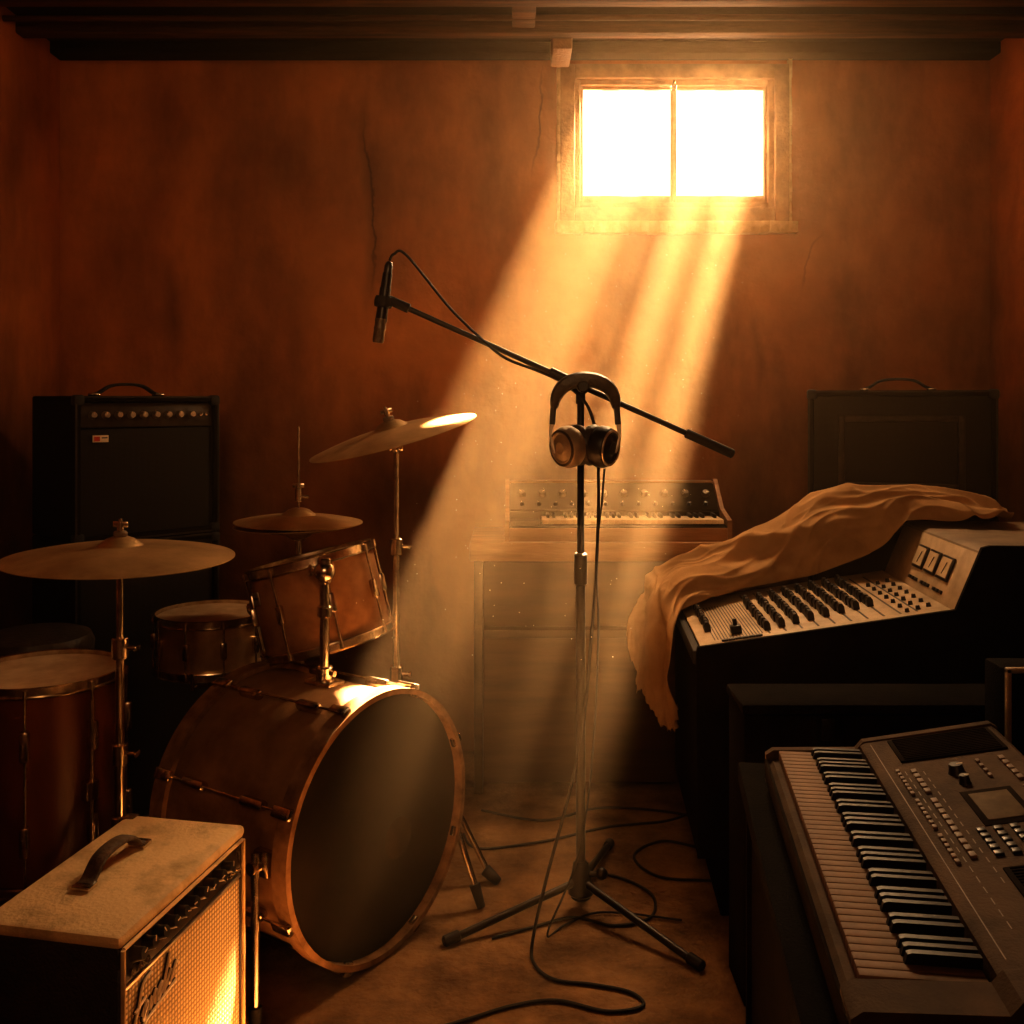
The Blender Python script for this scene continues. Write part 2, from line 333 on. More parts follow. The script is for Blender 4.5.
# ---------------------------------------------------------------- drum parts
def hoop_mesh(R,h,t,m,flange=True):
    pr=[(R,0),(R+t,0),(R+t,h),(R,h),(R,0)]
    if flange: pr=[(R,0),(R+.010,0),(R+.011,.003),(R+t,.004),(R+t,h-.004),(R+.009,h-.001),(R+.007,h),(R,h-.002),(R,0)]
    return B().lathe(pr,64).mesh('hoop',m)
def drum(rt,M,R,D,m_shell,m_top,m_bot,nl=8,hoopm=None,woodhoop=False,a0=0,lugs=True,hh=None):
    part(rt,'shell',B().lathe([(R-.006,-D/2),(R,-D/2),(R,D/2),(R-.006,D/2),(R-.006,-D/2)],64).mesh('shell',m_shell),M)
    part(rt,'drumhead',B().lathe([(0,D/2+.004),(R*.6,D/2+.004),(R-.012,D/2+.004),(R+.001,D/2+.001),(R+.001,D/2-.006)],64).mesh('head',m_top),M)
    part(rt,'drumhead',B().lathe([(R+.001,-D/2+.006),(R+.001,-D/2-.001),(R-.012,-D/2-.004),(0,-D/2-.004)],64).mesh('head',m_bot),M)
    hm=hoopm or M_chrome; h=hh or (.04 if woodhoop else .026)
    hme=hoop_mesh(R+.002,h,.014 if woodhoop else .004,hm,not woodhoop)
    part(rt,'hoop',hme,M@T(0,0,D/2-h*.45)); part(rt,'hoop',hme,M@T(0,0,-D/2+h*.45)@RX(180))
    if not lugs: return
    b=B(); off=.018 if woodhoop else .010
    if D<=.3: b.box((R+.008,0,0),(.018,.018,.05),.005)
    b.cyl((R+off,0,-D/2+.01),(R+off,0,D/2-.01),.0032,seg=8)
    for sg in (1,-1):
        b.cyl((R+off,0,sg*(D/2-.012)),(R+off,0,sg*(D/2+ (.016 if woodhoop else .008))),.006,seg=8)
        if woodhoop:
            b.box((R+.012,0,sg*(D/2+.014)),(.034,.026,.014),.004); b.box((R+.024,0,sg*(D/2-.010)),(.010,.026,.05),.004)
    if D>.3:
        b.box((R+.012,0,D*.24),(.026,.022,.075),.008); b.box((R+.012,0,-D*.24),(.026,.022,.075),.008)
    me=b.mesh('lug',M_chrome)
    for i in range(nl): part(rt,'tension_lug',me,M@RZ(a0+360*i/nl))

# bass drum
fx,fy=-.325,2.42; ang=math.degrees(math.atan2(-.56,.83)); L=.42
cx,cy=fx-.83*L/2,fy+.56*L/2; R=.305
kick=root('bass_drum','dusty brown bass drum with worn maple hoops and black front head','bass drum',loc=(cx,cy,0),yaw=ang)
KM=T(0,0,R+.022)@RY(90)
drum(kick,KM,R,L,M_kshell,M_headk,M_headw,nl=8,hoopm=M_hoop,woodhoop=True,a0=22.5,hh=.045)
b=B(); b.lathe([(0,.0),(.048,0),(.05,.001),(.048,.002),(0,.002)],32)
part(kick,'head_sticker',b.mesh('st',M_sticker),KM@T(.06,.07,L/2+.0045),'faded round sticker')
def spur(side,sx,foot):
    s=(sx,side*(R+.01),R+.03)
    b=B(); b.box((s[0],side*(R+.004),s[2]),(.05,.025,.06),.008); b.cyl((s[0],side*(R+.022),s[2]),(s[0],side*(R+.045),s[2]),.014)
    b.cyl((s[0],side*(R+.03),s[2]+.03),foot,.009); b.cyl(V(*foot)*.86+V(s[0],side*(R+.03),s[2]+.03)*.14,V(*foot)+V(0,0,-.005),.015,.011,mi=1)
    part(kick,'spur',b.mesh('spur',[M_chrome,M_rub]))
spur(-1,.155,(.20,-.375,.012)); spur(1,.12,(.285,.325,.012))
inv=kick.matrix_world.inverted()
hp=inv@V(-.475,2.535,2*R+.02)
b=B(); x,y,z=hp
b.box((x,y,z+.003),(.09,.06,.018),.006); b.cyl((x,y,z),(x,y,z+.045),.022,bev=.003); b.cyl((x-.035,y,z+.03),(x+.035,y,z+.03),.007)
b.cyl((x,y,z),(x,y,z+.27),.0125); b.cyl((x,y,z+.17),(x,y,z+.2),.019,bev=.003); b.sphere((x,y,z+.285),.028)
b.cyl((x,y,z+.255),(x,y,z+.32),.018,bev=.004); b.cyl((x-.03,y-.01,z+.285),(x+.02,y-.01,z+.285),.008); b.box((x-.04,y-.01,z+.285),(.012,.008,.03),.003)
q=inv@V(-.50,2.575,.90)-hp
b.cyl((x,y,z+.285),(x+q.x,y+q.y,z+.268),.009)
part(kick,'tom_holder',b.mesh('th',M_chrome))

# rack tom
up=V(-.25,.06,1).normalized()
Q=up.to_track_quat('Z','Y').to_matrix().to_4x4()
rt=root('rack_tom','dusty faded brown rack tom tilted above the bass drum','drum',M=T(-.53,2.76,.80)@Q)
drum(rt,I4,.172,.225,M_tomshell,M_headw,M_headw,nl=8,a0=-100)
b=B(); b.box((.177,0,.02),(.012,.06,.075),.005); b.cyl((.178,0,.02),(.20,0,.02),.016,bev=.002)
part(rt,'mount_bracket',b.mesh('mb',M_chrome),RZ(-78))
b=B(); b.box((.1735,0,0),(.002,.05,.035),.0008); b.box((.1745,0,.0),(.001,.034,.006),mi=1)
part(rt,'badge',b.mesh('bd',[M_silver,M_line]),RZ(-42)@T(0,0,.05))

def tripod(rt,angles,rad,hub=.32,low=.12,m=M_chrome):
    b=B()
    b.cyl((0,0,hub),(rad-.02,0,.02),.008); b.box((rad*.5,.0,(hub+.02)*.5),(.03,.022,.02),.005)
    b.cyl((0,0,low),(rad*.52,0,(hub+.02)*.49),.006)
    me=b.mesh('leg',m); ft=B().cyl((rad-.035,0,.034),(rad+.008,0,.003),.017,.013,bev=.003).mesh('foot',M_rub)
    for a in angles:
        l=part(rt,'leg',me,RZ(a)); part(l,'rubber_foot',ft)
def wingnut(b,z,mi=0):
    b.cyl((0,0,z),(0,0,z+.018),.008,mi=mi); b.box((0,0,z+.014),(.036,.005,.014),.003,mi=mi)
def cymbal_mesh(R,bell=.055,bow=.028):
    top=[(.006,bow+.022),(.018,bow+.021),(.032,bow+.016),(.045,bow+.006),(.052,bow+.001)]
    for i in range(1,9):
        t=i/8; r=.052+(R-.052)*t; top.append((r,bow*(1-t**1.6)))
    bot=[(r,z-.0018) for r,z in reversed(top)]
    return B().lathe(top+bot+[top[0]],96).mesh('cymbal',M_cym,angle=25)
def cymbal_stand(loc,R,tilt,label,h,angles,rad=.27,couple=(.45,.75),hub=.35):
    rt=root('cymbal_stand',label,'cymbal stand',loc=loc)
    b=B(); zc=h-.045
    b.cyl((0,0,.1),(0,0,couple[0]),.0135); b.cyl((0,0,couple[0]),(0,0,couple[1]),.0105); b.cyl((0,0,couple[1]),(0,0,zc),.008)
    for z in couple:
        b.cyl((0,0,z-.03),(0,0,z+.02),.019,bev=.003); b.cyl((0,0,z-.005),(.035,0,z-.005),.006); b.box((.04,0,z-.005),(.008,.03,.012),.003)
    b.cyl((0,0,hub-.04),(0,0,hub+.02),.02,bev=.003); b.cyl((0,0,.10),(0,0,.14),.018,bev=.003)
    b.sphere((0,0,zc),.016); b.cyl((-.02,0,zc),(.02,0,zc),.01)
    part(rt,'pole',b.mesh('pole',M_chrome))
    tripod(rt,angles,rad,hub=hub)
    Mt=T(0,0,zc)@tilt
    b=B(); b.cyl((0,0,0),(0,0,.125),.0045); wingnut(b,.098); b.cyl((0,0,.03),(0,0,.034),.018)
    part(rt,'tilter',b.mesh('tilter',M_chrome),Mt)
    b=B(); b.cyl((0,0,.082),(0,0,.096),.016,bev=.003); part(rt,'felt_washer',b.mesh('felt',M_felt),Mt)
    part(rt,'cymbal',cymbal_mesh(R),Mt@T(0,0,.034),'large aged bronze cymbal')
    return rt
cymbal_stand((-.335,2.9,0),.248,RY(-14.5)@RX(6),'chrome cymbal stand holding a tilted sunlit bronze cymbal',1.255,(-20,85,150),.31,(.56,.93),hub=.52)
cymbal_stand((-.925,2.36,0),.262,RY(1)@RX(1),'chrome cymbal stand holding a flat bronze ride cymbal',.99,(200,320,95),.24,(.52,.77))
# hi-hat
hh=root('hi_hat_stand','chrome hi-hat stand with a pair of bronze cymbals and tall rod','hi-hat',loc=(-.64,3.0,0))
b=B(); b.cyl((0,0,.06),(0,0,.6),.0125); b.cyl((0,0,.6),(0,0,.95),.0095); b.cyl((0,0,.57),(0,0,.62),.018,bev=.003); b.cyl((0,0,.93),(0,0,.955),.02,bev=.003)
b.cyl((0,0,.9),(0,0,1.27),.0032)
b.cyl((0,0,1.045),(0,0,1.085),.010,bev=.002); b.cyl((0,0,1.06),(.03,0,1.06),.005); wingnut(b,1.08)
part(hh,'pole',b.mesh('hp',M_chrome)); tripod(hh,(75,190,330),.22)
cm=cymbal_mesh(.19,bow=.02)
part(hh,'cymbal',cm,T(0,0,.985)@RY(1)); part(hh,'cymbal',cm,T(0,0,.975)@RX(180)@RY(1))
b=B(); b.box((0,-.02,.02),(.08,.26,.012),.004,M=T(0,-.06,.03)@RX(12)); part(hh,'foot_pedal',b.mesh('fp',M_chrome))
# snare
sn=root('snare_drum','brassy metal snare drum with worn cream head','snare drum',loc=(-.925,3.08,.615))
drum(sn,I4,.163,.15,M_brass,M_headw,M_headw,nl=10,a0=10)
ss=root('snare_stand','low chrome snare stand basket','drum stand',loc=(-.925,3.08,0))
b=B(); b.cyl((0,0,.08),(0,0,.50),.012); b.cyl((0,0,.3),(0,0,.34),.018)
for a in (30,150,270):
    b.cyl((0,0,.47),(.168*math.cos(math.radians(a)),.168*math.sin(math.radians(a)),.515),.006); 
    c,s_=math.cos(math.radians(a)),math.sin(math.radians(a)); b.cyl((.186*c,.186*s_,.51),(.190*c,.190*s_,.56),.006)
    b.cyl((.16*c,.16*s_,.513),(.186*c,.186*s_,.513),.006)
part(ss,'pole',b.mesh('sp',M_chrome)); tripod(ss,(10,130,250),.2,hub=.27)
# floor tom
ft=root('floor_tom','dark red lacquered floor tom with worn head','floor tom',loc=(-1.19,2.55,0))
drum(ft,T(0,0,.42),.185,.47,M_shell,M_headw,M_headw,nl=8,a0=12)
lm=B().cyl((.205,0,.62),(.205,0,.10),.006).cyl((.205,0,.10),(.215,0,.03),.006).cyl((.214,0,.035),(.217,0,.0),.012,bev=.003,mi=1).box((.197,0,.4),(.03,.035,.05),.006).mesh('ftl',[M_chrome,M_rub])
for a in (-35,85,205): part(ft,'leg',lm,RZ(a))
# throne
th=root('drum_throne','round black padded drum stool','stool',loc=(-1.36,2.86,0))
part(th,'seat',B().lathe([(0,.60),(.14,.60),(.152,.615),(.155,.655),(.145,.678),(.12,.687),(0,.69)],48).mesh('seat',M_leather))
part(th,'pole',B().cyl((0,0,.1),(0,0,.6),.014).mesh('tp',M_chrome)); tripod(th,(40,160,280),.2)

# ---------------------------------------------------------------- microphone stand
ms=root('microphone_stand','black tripod microphone stand with angled boom arm','microphone stand',loc=(.182,2.65,0))
b=B(); b.cyl((0,0,.04),(0,0,.13),.034,.020,bev=.006); b.cyl((0,0,.03),(0,0,.05),.026,bev=.004); b.cyl((0,0,.09),(.05,-.01,.1),.008); b.sphere((.055,-.01,.1),.016)
part(ms,'base_hub',b.mesh('hub',M_black))
lg=B().cyl((.02,0,.075),(.375,0,.012),.0095).mesh('leg',M_black); fo=B().cyl((.35,0,.018),(.395,0,.011),.0135,bev=.004).mesh('foot',M_rub)
for a in (207,313,73):
    l=part(ms,'leg',lg,RZ(a)); part(l,'rubber_foot',fo)
b=B(); b.cyl((0,0,.1),(0,0,.90),.0125); b.cyl((0,0,.88),(0,0,1.37),.0095); b.cyl((0,0,.86),(0,0,.945),.0175,bev=.004)
part(ms,'pole',b.mesh('pole',M_black))
b=B(); b.cyl((0,-.022,1.385),(0,.022,1.385),.022,bev=.004); b.cyl((0,0,1.34),(0,0,1.385),.013); b.cyl((0,-.085,1.385),(0,-.02,1.385),.008); b.cyl((0,-.10,1.385),(0,-.07,1.385),.016,bev=.004)
part(ms,'boom_clutch',b.mesh('cl',M_black))
bd=V(.909,0,-.403).normalized()
p0=V(-.50,-.0,1.612); p1=V(.405,0,1.206)
b=B(); b.cyl(p0,p0.lerp(p1,.86),.0075); b.cyl(p0.lerp(p1,.46),p0.lerp(p1,.56),.014,bev=.003)
part(ms,'boom_arm',b.mesh('boom',M_black))
part(ms,'counterweight_grip',B().cyl(p0.lerp(p1,.86),p1,.0125,bev=.003).mesh('cg',M_rub))
b=B(); b.cyl(p0-bd*.01,p0+bd*.05,.013,bev=.002); b.cyl(p0+V(-.005,0,-.005),p0+V(-.03,0,.0),.011)
b.torus(.0205,.005,T(-.522,0,1.610)@RY(8),seg=24,sz=3)
part(ms,'microphone_clip',b.mesh('mc',M_rub))
mM=T(.182-.522,2.65,1.61)@RY(8)
mic=root('microphone','slim dark pencil microphone with slotted head hanging from the boom','microphone',M=mM)
part(mic,'body',B().lathe([(0,.078),(.0125,.078),(.0135,.073),(.0140,.04),(.0152,.035),(.0152,-.03),(.0158,-.045),(0,-.045)],24).mesh('mb',M_black))
hb_=B().lathe([(0,-.045),(.0165,-.045),(.0165,-.052),(.0155,-.054),(.0155,-.066),(.0165,-.068),(.0165,-.074),(.0155,-.076),(.0158,-.102),(.014,-.109),(0,-.110)],24)
part(mic,'head',hb_.mesh('mh',M_dksil),label='dull steel slotted microphone head')
part(mic,'plug',B().lathe([(0,.108),(.006,.108),(.009,.103),(.0115,.095),(.0115,.078),(0,.078)],20).mesh('mp',M_plast))
tp=mM@V(0,0,.110)
pts=[tuple(tp),(tp.x+.012,2.65,tp.z+.018),(tp.x+.045,2.65,tp.z+.015),(-.17,2.645,1.60),(-.09,2.64,1.52),(-.02,2.635,1.462),(.06,2.635,1.430),(.13,2.632,1.40)]
b=B(); b.tube(pts,.0038,n=10)
pts=[(.13,2.632,1.40),(.20,2.62,1.33),(.225,2.62,1.2),(.222,2.61,.95),(.205,2.6,.72),(.17,2.55,.45),(.085,2.50,.15),(.05,2.46,.015),(.055,2.38,.005),(.10,2.32,.005),(.19,2.30,.005),(.27,2.27,.005),(.29,2.22,.005),(.21,2.2,.005),(.1,2.24,.005),(.0,2.22,.005),(-.1,2.17,.005),(-.22,2.12,.005),(-.36,2.11,.005),(-.45,2.03,.005),(-.5,1.8,.005)]
b.tube(pts,.0042,n=10)
thing('microphone_cable',b.mesh('cable',M_rub),'thin black microphone cable trailing down the stand to the floor','cable')
def cable(pts,r=.004): thing('floor_cable',B().tube([(x,y,r+.001) for x,y in pts],r,n=10).mesh('fc',M_rub),'thin black cable snaking over the floor','cable')
cable([(.95,2.5),(.75,2.62),(.62,2.78),(.42,2.82),(.36,2.95),(.46,3.05),(.6,3.0),(.68,3.12),(.55,3.25),(.3,3.3),(.1,3.2),(-.1,3.28)])
cable([(.2,2.85),(.3,2.82),(.38,2.72),(.36,2.6),(.26,2.56),(.16,2.6),(.05,2.55),(-.05,2.5)])
cable([(.62,3.3),(.5,3.2),(.3,3.15),(.1,3.05),(-.1,3.0),(-.15,3.1)])
# headphones
hp=root('headphones','black over-ear headphones with dull metal cups hanging on the stand joint','headphones',loc=(.189,2.585,1.392))
arc=[(-.080,-.064),(-.076,-.036),(-.060,-.010),(-.033,.006),(0,.011),(.033,.006),(.060,-.010),(.076,-.036),(.080,-.064)]
part(hp,'headband',B().strap(arc,lambda u:.018+.016*math.sin(math.pi*u),lambda u:.007+.0135*math.sin(math.pi*u)**.6).mesh('hb',M_leather))
for sx in (-1,1):
    b=B()
    b.strap([(sx*.080,-.045),(sx*.083,-.075),(sx*.085,-.105)],.013,.008,n=6,mi=1)
    b.strap([(sx*.084,-.095),(sx*.088,-.125),(sx*.085,-.155),(sx*.076,-.178)],.009,.005,n=6,mi=0)
    part(hp,'yoke',b.mesh('yk',[M_silver,M_plast]),label='short silver and black yoke')
    yaw=-54 if sx<0 else 56
    Mc=T(sx*.043,-.016,-.162)@RZ(yaw)@RX(97)
    c=part(hp,'ear_cup',B().lathe([(0,-.016),(.049,-.016),(.054,-.007),(.054,.009),(.049,.022),(.039,.028),(.035,.024),(.020,.027),(.016,.031),(0,.032)],40).mesh('ec',M_plast if sx>0 else M_cup),Mc)
    part(c,'trim_ring',B().torus(.044,.0035,T(0,0,.025)).mesh('tr',M_silver if sx>0 else M_leather),label='round trim ring')
    part(c,'ear_cushion',B().torus(.034,.020,T(0,0,-.030)).mesh('cu',M_leather))
b=B(); b.tube([(.05,0,-.220),(.045,.01,-.3),(.03,.015,-.45),(.035,.01,-.65),(.02,.0,-.95),(-.02,-.04,-1.2),(-.10,-.08,-1.377),(-.05,-.02,-1.386),(.05,.04,-1.386),(.25,.0,-1.386)],.0028,n=8)
part(hp,'headphone_cable',b.mesh('hc',M_rub))

# ---------------------------------------------------------------- amplifiers
def knob_mesh(r,h,m=M_plast,ptr=True):
    b=B().lathe([(0,h),(r*.8,h),(r*.88,h*.9),(r,h*.25),(r*1.15,0),(0,0)],16)
    b.box((0,r*.5,h),(r*.18,r*.8,.0012),mi=1)
    return b.mesh('knob',[m,M_white])
def handle(rt,M,w=.2,m=M_leather):
    b=B(); b.strap([(-w/2,.006),(-w*.42,.012),(-w*.25,.034),(0,.04),(w*.25,.034),(w*.42,.012),(w/2,.006)],.015,.005)
    part(rt,'handle',b.mesh('hd',m),M)
    me=B().box((0,0,.005),(.03,.036,.01),.004).mesh('hc',M_chrome)
    for s in (-1,1): part(rt,'handle_bracket',me,M@T(s*w/2,0,0))
A=root('guitar_amplifier','dusty tan-topped combo amplifier with gold woven grille','guitar amplifier',loc=(-.705,1.815,0),yaw=78.5)
w,d,h=.43,.24,.50
b=B()
Mx=Matrix(((0,1,0,0),(1,0,0,0),(0,0,1,0),(0,0,0,1)))
yfr=-.128
b.b2((-w/2,yfr,0),(-w/2+.018,.125,h),.006,mi=0); b.b2((w/2-.018,yfr,0),(w/2,.125,h),.006,mi=0)
b.b2((-w/2,yfr,0),(w/2,.125,.03),.006); b.b2((-w/2+.01,yfr+.03,.02),(w/2-.01,.12,h-.02))
part(A,'cabinet',b.mesh('cab',[M_brown]),label='dark brown vinyl cabinet')
part(A,'top_panel',B().b2((-w/2-.002,yfr-.004,h-.022),(w/2+.002,.127,h+.002),.010).mesh('top',M_tan),label='scuffed cream vinyl top')
part(A,'piping',B().tube([(-w/2+.012,yfr-.003,h-.024),(w/2-.012,yfr-.003,h-.024)],.0035,n=1).tube([(-w/2+.009,yfr-.004,h-.024),(-w/2+.009,yfr-.004,.01)],.004,n=1).tube([(w/2-.009,yfr-.004,h-.024),(w/2-.009,yfr-.004,.01)],.004,n=1).mesh('pip',M_tan))
Mp=T(0,yfr+.006,h-.055)@RX(78)
part(A,'control_panel',B().box((0,0,0),(w-.04,.058,.006),.002).mesh('cp',M_panel),Mp)
km=knob_mesh(.0115,.020,M_plast)
for i in range(10): part(A,'knob',km,Mp@T(-.165+i*.034,.002,.003)@RZ(random.uniform(-120,120)))
jm=B().lathe([(0,.004),(.003,.004),(.0035,.006),(.007,.006),(.007,0),(0,0)],12).mesh('jack',M_chrome)
for i in range(3): part(A,'input_jack',jm,Mp@T(-.18+i*.02,-.02,.003))
sw=B().cyl((0,0,0),(.0,.003,.014),.0022,seg=8).cyl((0,0,0),(0,0,.003),.005,seg=8).mesh('sw',M_chrome)
for i in range(3): part(A,'switch',sw,Mp@T(.14+i*.018,-.019,.003))
part(A,'grille',B().b2((-w/2+.018,yfr-.001,.03),(w/2-.018,yfr+.02,h-.09),.006).mesh('gr',M_gold),label='gold woven grille cloth')
part(A,'grille_trim',B().b2((-w/2+.018,yfr-.003,h-.094),(w/2-.018,yfr+.01,h-.088),.001).mesh('gt',M_silver))
sc=.033
strokes=[[(0,0),(.35,.9),(.5,1.7),(1.25,1.75)],[(.05,.85),(.9,.95)],
 [(.8,.3),(1.1,.7),(1.25,.5),(.95,.1),(1.3,.05),(1.6,.6),(1.65,.05),(1.95,.65),(2.1,.4),(2.1,.05),(2.6,.6),(2.3,.5),(2.35,.05),(2.75,.3),(3.05,1.5),(2.85,.05),(3.2,.35),(3.45,.65),(3.2,.3),(3.5,.05),(3.8,.5),(3.95,.65),(4.1,.55)],[(-.3,-.35),(1.5,-.15),(4.2,-.2)]]
b=B()
for s_ in strokes:
    b.tube([(-.185+(x+z*.3)*sc,yfr-.002,.325+z*sc*1.15+x*.006) for x,z in s_],.0032,seg=6,n=5,mi=1)  # wider brown copy behind each stroke, painted as its shadow
    b.tube([(-.185+(x+z*.3)*sc,yfr-.005,.325+z*sc*1.15+x*.006) for x,z in s_],.0024,seg=6,n=5,mi=0)
part(A,'logo_badge',b.mesh('lg',[M_white,M_brown]),label='flowing slanted cream script badge')
handle(A,T(0,.02,h+.002),w=.17,m=M_handle)
cm_=B().box((0,0,0),(.03,.03,.03),.007).mesh('cn',M_chrome)
for sx in (-1,1): part(A,'corner_cap',cm_,T(sx*(w/2-.012),.115,h-.010))

def stack_cab(name,label,loc,yaw,w,d,h,z0,panel=False,hd=True):
    r=root(name,label,'speaker cabinet' if not panel else 'guitar amplifier',loc=(loc[0],loc[1],z0),yaw=yaw)
    b=B(); t=.02
    b.b2((-w/2,-d/2,0),(-w/2+t,d/2,h),.007);b.b2((w/2-t,-d/2,0),(w/2,d/2,h),.007);b.b2((-w/2,-d/2,0),(w/2,d/2,t),.007);b.b2((-w/2,-d/2,h-t),(w/2,d/2,h),.007)
    b.b2((-w/2+.01,-d/2+.03,.01),(w/2-.01,d/2-.005,h-.01))
    part(r,'cabinet',b.mesh('cab',M_blk))
    b=B(); frame_ring(b,-w/2+.001,w/2-.001,.001,h-.001,.006,-d/2-.0015,-d/2+.004,.001); part(r,'edge_piping',b.mesh('ep',M_edge))
    top=h-t-(.085 if panel else 0)
    part(r,'grille',B().b2((-w/2+t,-d/2+.012,t),(w/2-t,-d/2+.035,top),.004).mesh('gr',M_blkcloth))
    if panel:
        Mq=T(0,-d/2+.018,h-t-.042)@RX(84)
        part(r,'control_panel',B().box((0,0,0),(w-2*t,.078,.01),.003).mesh('cp',M_panel),Mq)
        k=knob_mesh(.011,.018,M_silver)
        for i in range(9): part(r,'knob',k,Mq@T(-w*.38+i*w*.085,0,.005)@RZ(random.uniform(-90,90)))
        for i in range(2): part(r,'switch',sw,Mq@T(w*.37+i*.02,0,.005))
        b=B(); b.box((0,0,0),(.05,.004,.022),.001,mi=0); b.box((-.012,-.002,0),(.018,.002,.014),mi=1); b.box((.012,-.002,.003),(.018,.002,.004),mi=2)
        part(r,'badge',b.mesh('bd',[M_white,M_red,M_line]),T(-w*.33,-d/2+.009,top-.03))
    if hd: handle(r,T(0,0,h),w=.22,m=M_rub)
    c=B().box((0,0,0),(.035,.035,.035),.009).mesh('cc',M_rub)
    for sx in (-1,1):
        for zz in (.014,h-.014): part(r,'corner_cap',c,T(sx*(w/2-.014),-d/2+.014,zz))
    return r
w1,d1=.485,.37
yw=44.6; ux,uy=math.cos(math.radians(yw)),math.sin(math.radians(yw))
ccx=-1.346+ux*w1/2-uy*d1/2; ccy=3.08+uy*w1/2+ux*d1/2
stack_cab('guitar_amplifier','black guitar amplifier with knob row standing on a speaker cabinet',(ccx,ccy),yw,w1,d1,.46,.903,panel=True)
stack_cab('speaker_cabinet','tall black speaker cabinet under the amplifier',(ccx,ccy),yw,w1,d1,.90,0,hd=False)
yw=-17; ux,uy=math.cos(math.radians(yw)),math.sin(math.radians(yw))
w2,d2=.60,.28
c2x=1.02+ux*w2/2-uy*d2/2; c2y=3.45+uy*w2/2+ux*d2/2
r=stack_cab('speaker_cabinet','black speaker cabinet with framed grille and carrying handle on top',(c2x,c2y),yw,w2,d2,.455,.928)
b=B(); frame_ring(b,-.2,.2,.12,.37,.022,-.142,-.125,.004); part(r,'grille_frame',b.mesh('gf',M_edge))
part(r,'speaker_baffle',B().b2((-.178,-.132,.142),(.178,-.122,.348),.003).mesh('sbf',M_blkcloth))
stack_cab('speaker_cabinet','large black speaker cabinet underneath another cabinet',(c2x,c2y),yw,w2,d2,.925,0,hd=False)

# ---------------------------------------------------------------- organ + synth
O=root('electric_organ','wooden organ cabinet carrying a synthesizer against the wall','organ',loc=(.305,3.40,0))
W_=.90
part(O,'top_slab',B().b2((-W_/2,0,.80),(W_/2,.42,.865),.006).mesh('ts',M_wood))
for sx in (-1,1): part(O,'side_panel',B().b2((sx*(W_/2-.03)-.015,.02,0),(sx*(W_/2-.03)+.015,.41,.80),.004).mesh('sp',M_darkwood))
part(O,'back_panel',B().b2((-W_/2+.04,.34,0),(W_/2-.04,.37,.80)).mesh('bp',M_darkwood))
part(O,'upper_panel',B().b2((-W_/2+.046,.09,.56),(W_/2-.046,.115,.798),.004).mesh('upl',M_darkwood))
b=B(); b.b2((-W_/2+.046,.05,.03),(W_/2-.046,.08,.53),.006)
part(O,'lower_panel',b.mesh('lp',M_lowwood))
part(O,'knee_rail',B().b2((-W_/2+.046,.04,.53),(W_/2-.046,.335,.56),.004).mesh('kr',M_darkwood))
S=root('synthesizer','vintage synthesizer with wooden sides and knob panel','synthesizer',loc=(.365,3.43,.865))
ws=.78
part(S,'body',B().prism([(0,0),(.30,0),(.30,.175),(.25,.18),(.135,.085),(.13,.06),(0,.05)],-ws/2+.015,ws/2-.015,M=Mx).mesh('sb',M_dull))
sd=B().prism([(-.005,-.0),(.305,0),(.305,.19),(.25,.195),(.13,.10),(.0,.072)],-.008,.008,M=Mx).mesh('sd',M_wood)
for sx in (-1,1): part(S,'side_cheek',sd,T(sx*(ws/2-.008),0,0))
part(S,'key_slip',B().b2((-ws/2+.016,-.004,.0),(ws/2-.016,.01,.046),.003).mesh('ks',M_wood))
wk=B().box((0,0,0),(.0205,.11,.016),.002).mesh('wk',M_white); bk=B().box((0,0,0),(.011,.068,.014),.003).mesh('bk',M_bkey)
x0=-ws/2+.13; nk=30
for i in range(nk):
    part(S,'white_key',wk,T(x0+.01+i*.0208,.064,.066))
    if i<nk-1 and i%7 in (0,1,3,4,5): part(S,'black_key',bk,T(x0+.0204+i*.0208,.088,.080))
part(S,'pitch_panel',B().b2((-ws/2+.02,.012,.05),(-ws/2+.12,.12,.068),.002).mesh('pp',M_dull))
dy,dz=.115,.095; nl_=math.hypot(dy,dz)
MP=Matrix(((1,0,0,0),(0,dy/nl_,-dz/nl_,.135),(0,dz/nl_,dy/nl_,.085),(0,0,0,1)))
part(S,'control_panel',B().b2((-ws/2+.02,.008,0),(ws/2-.02,nl_-.004,.004),.001).mesh('cp',M_dull),MP)
k=knob_mesh(.013,.016,M_dksil); k2_=knob_mesh(.007,.012,M_plast)
for i in range(10):
    part(S,'knob',k,MP@T(-.33+i*.074,.085,.004)@RZ(random.uniform(-100,100)))
for i in range(12):
    part(S,'knob',k2_,MP@T(-.33+i*.06,.035,.004)@RZ(random.uniform(-100,100)))
part(S,'top_lid',B().b2((-ws/2+.016,.245,.175),(ws/2-.016,.305,.187),.003).mesh('tl',M_wood))

# ---------------------------------------------------------------- mixing console
C=root('mixing_console','dark mixing console with beige fader panel and meter bridge','mixing console',loc=(.485,2.62,0),yaw=-4)
DP=.62; ZT=.965
part(C,'body',B().prism([(0,.16),(0,.69),(.66,.80),(1.24,.80),(1.24,.16)],0,DP).mesh('cb',M_blk))
part(C,'plinth',B().b2((.06,.0,0),(1.2,DP-.06,.17),.004).mesh('cpl',M_blk))
part(C,'armrest',B().b2((-.012,.0,.655),(.012,DP,.695),.008).mesh('ar',M_rub))
sl=math.hypot(.66,.11); ex=V(.66,0,.11)/sl; ez=V(-.11,0,.66)/sl
PC=Matrix(((ex.x,0,ez.x,0),(0,1,0,0),(ex.z,0,ez.z,.69),(0,0,0,1)))
b=B(); b.b2((.012,.004,0),(sl-.004,DP-.004,.008),.002)
part(C,'control_surface',b.mesh('cs',M_cons),PC,'beige metal fader panel')
b=B()
for i in range(16): b.b2((.055+i*.0085,.06,.008),(.0578+i*.0085,.46,.0088))
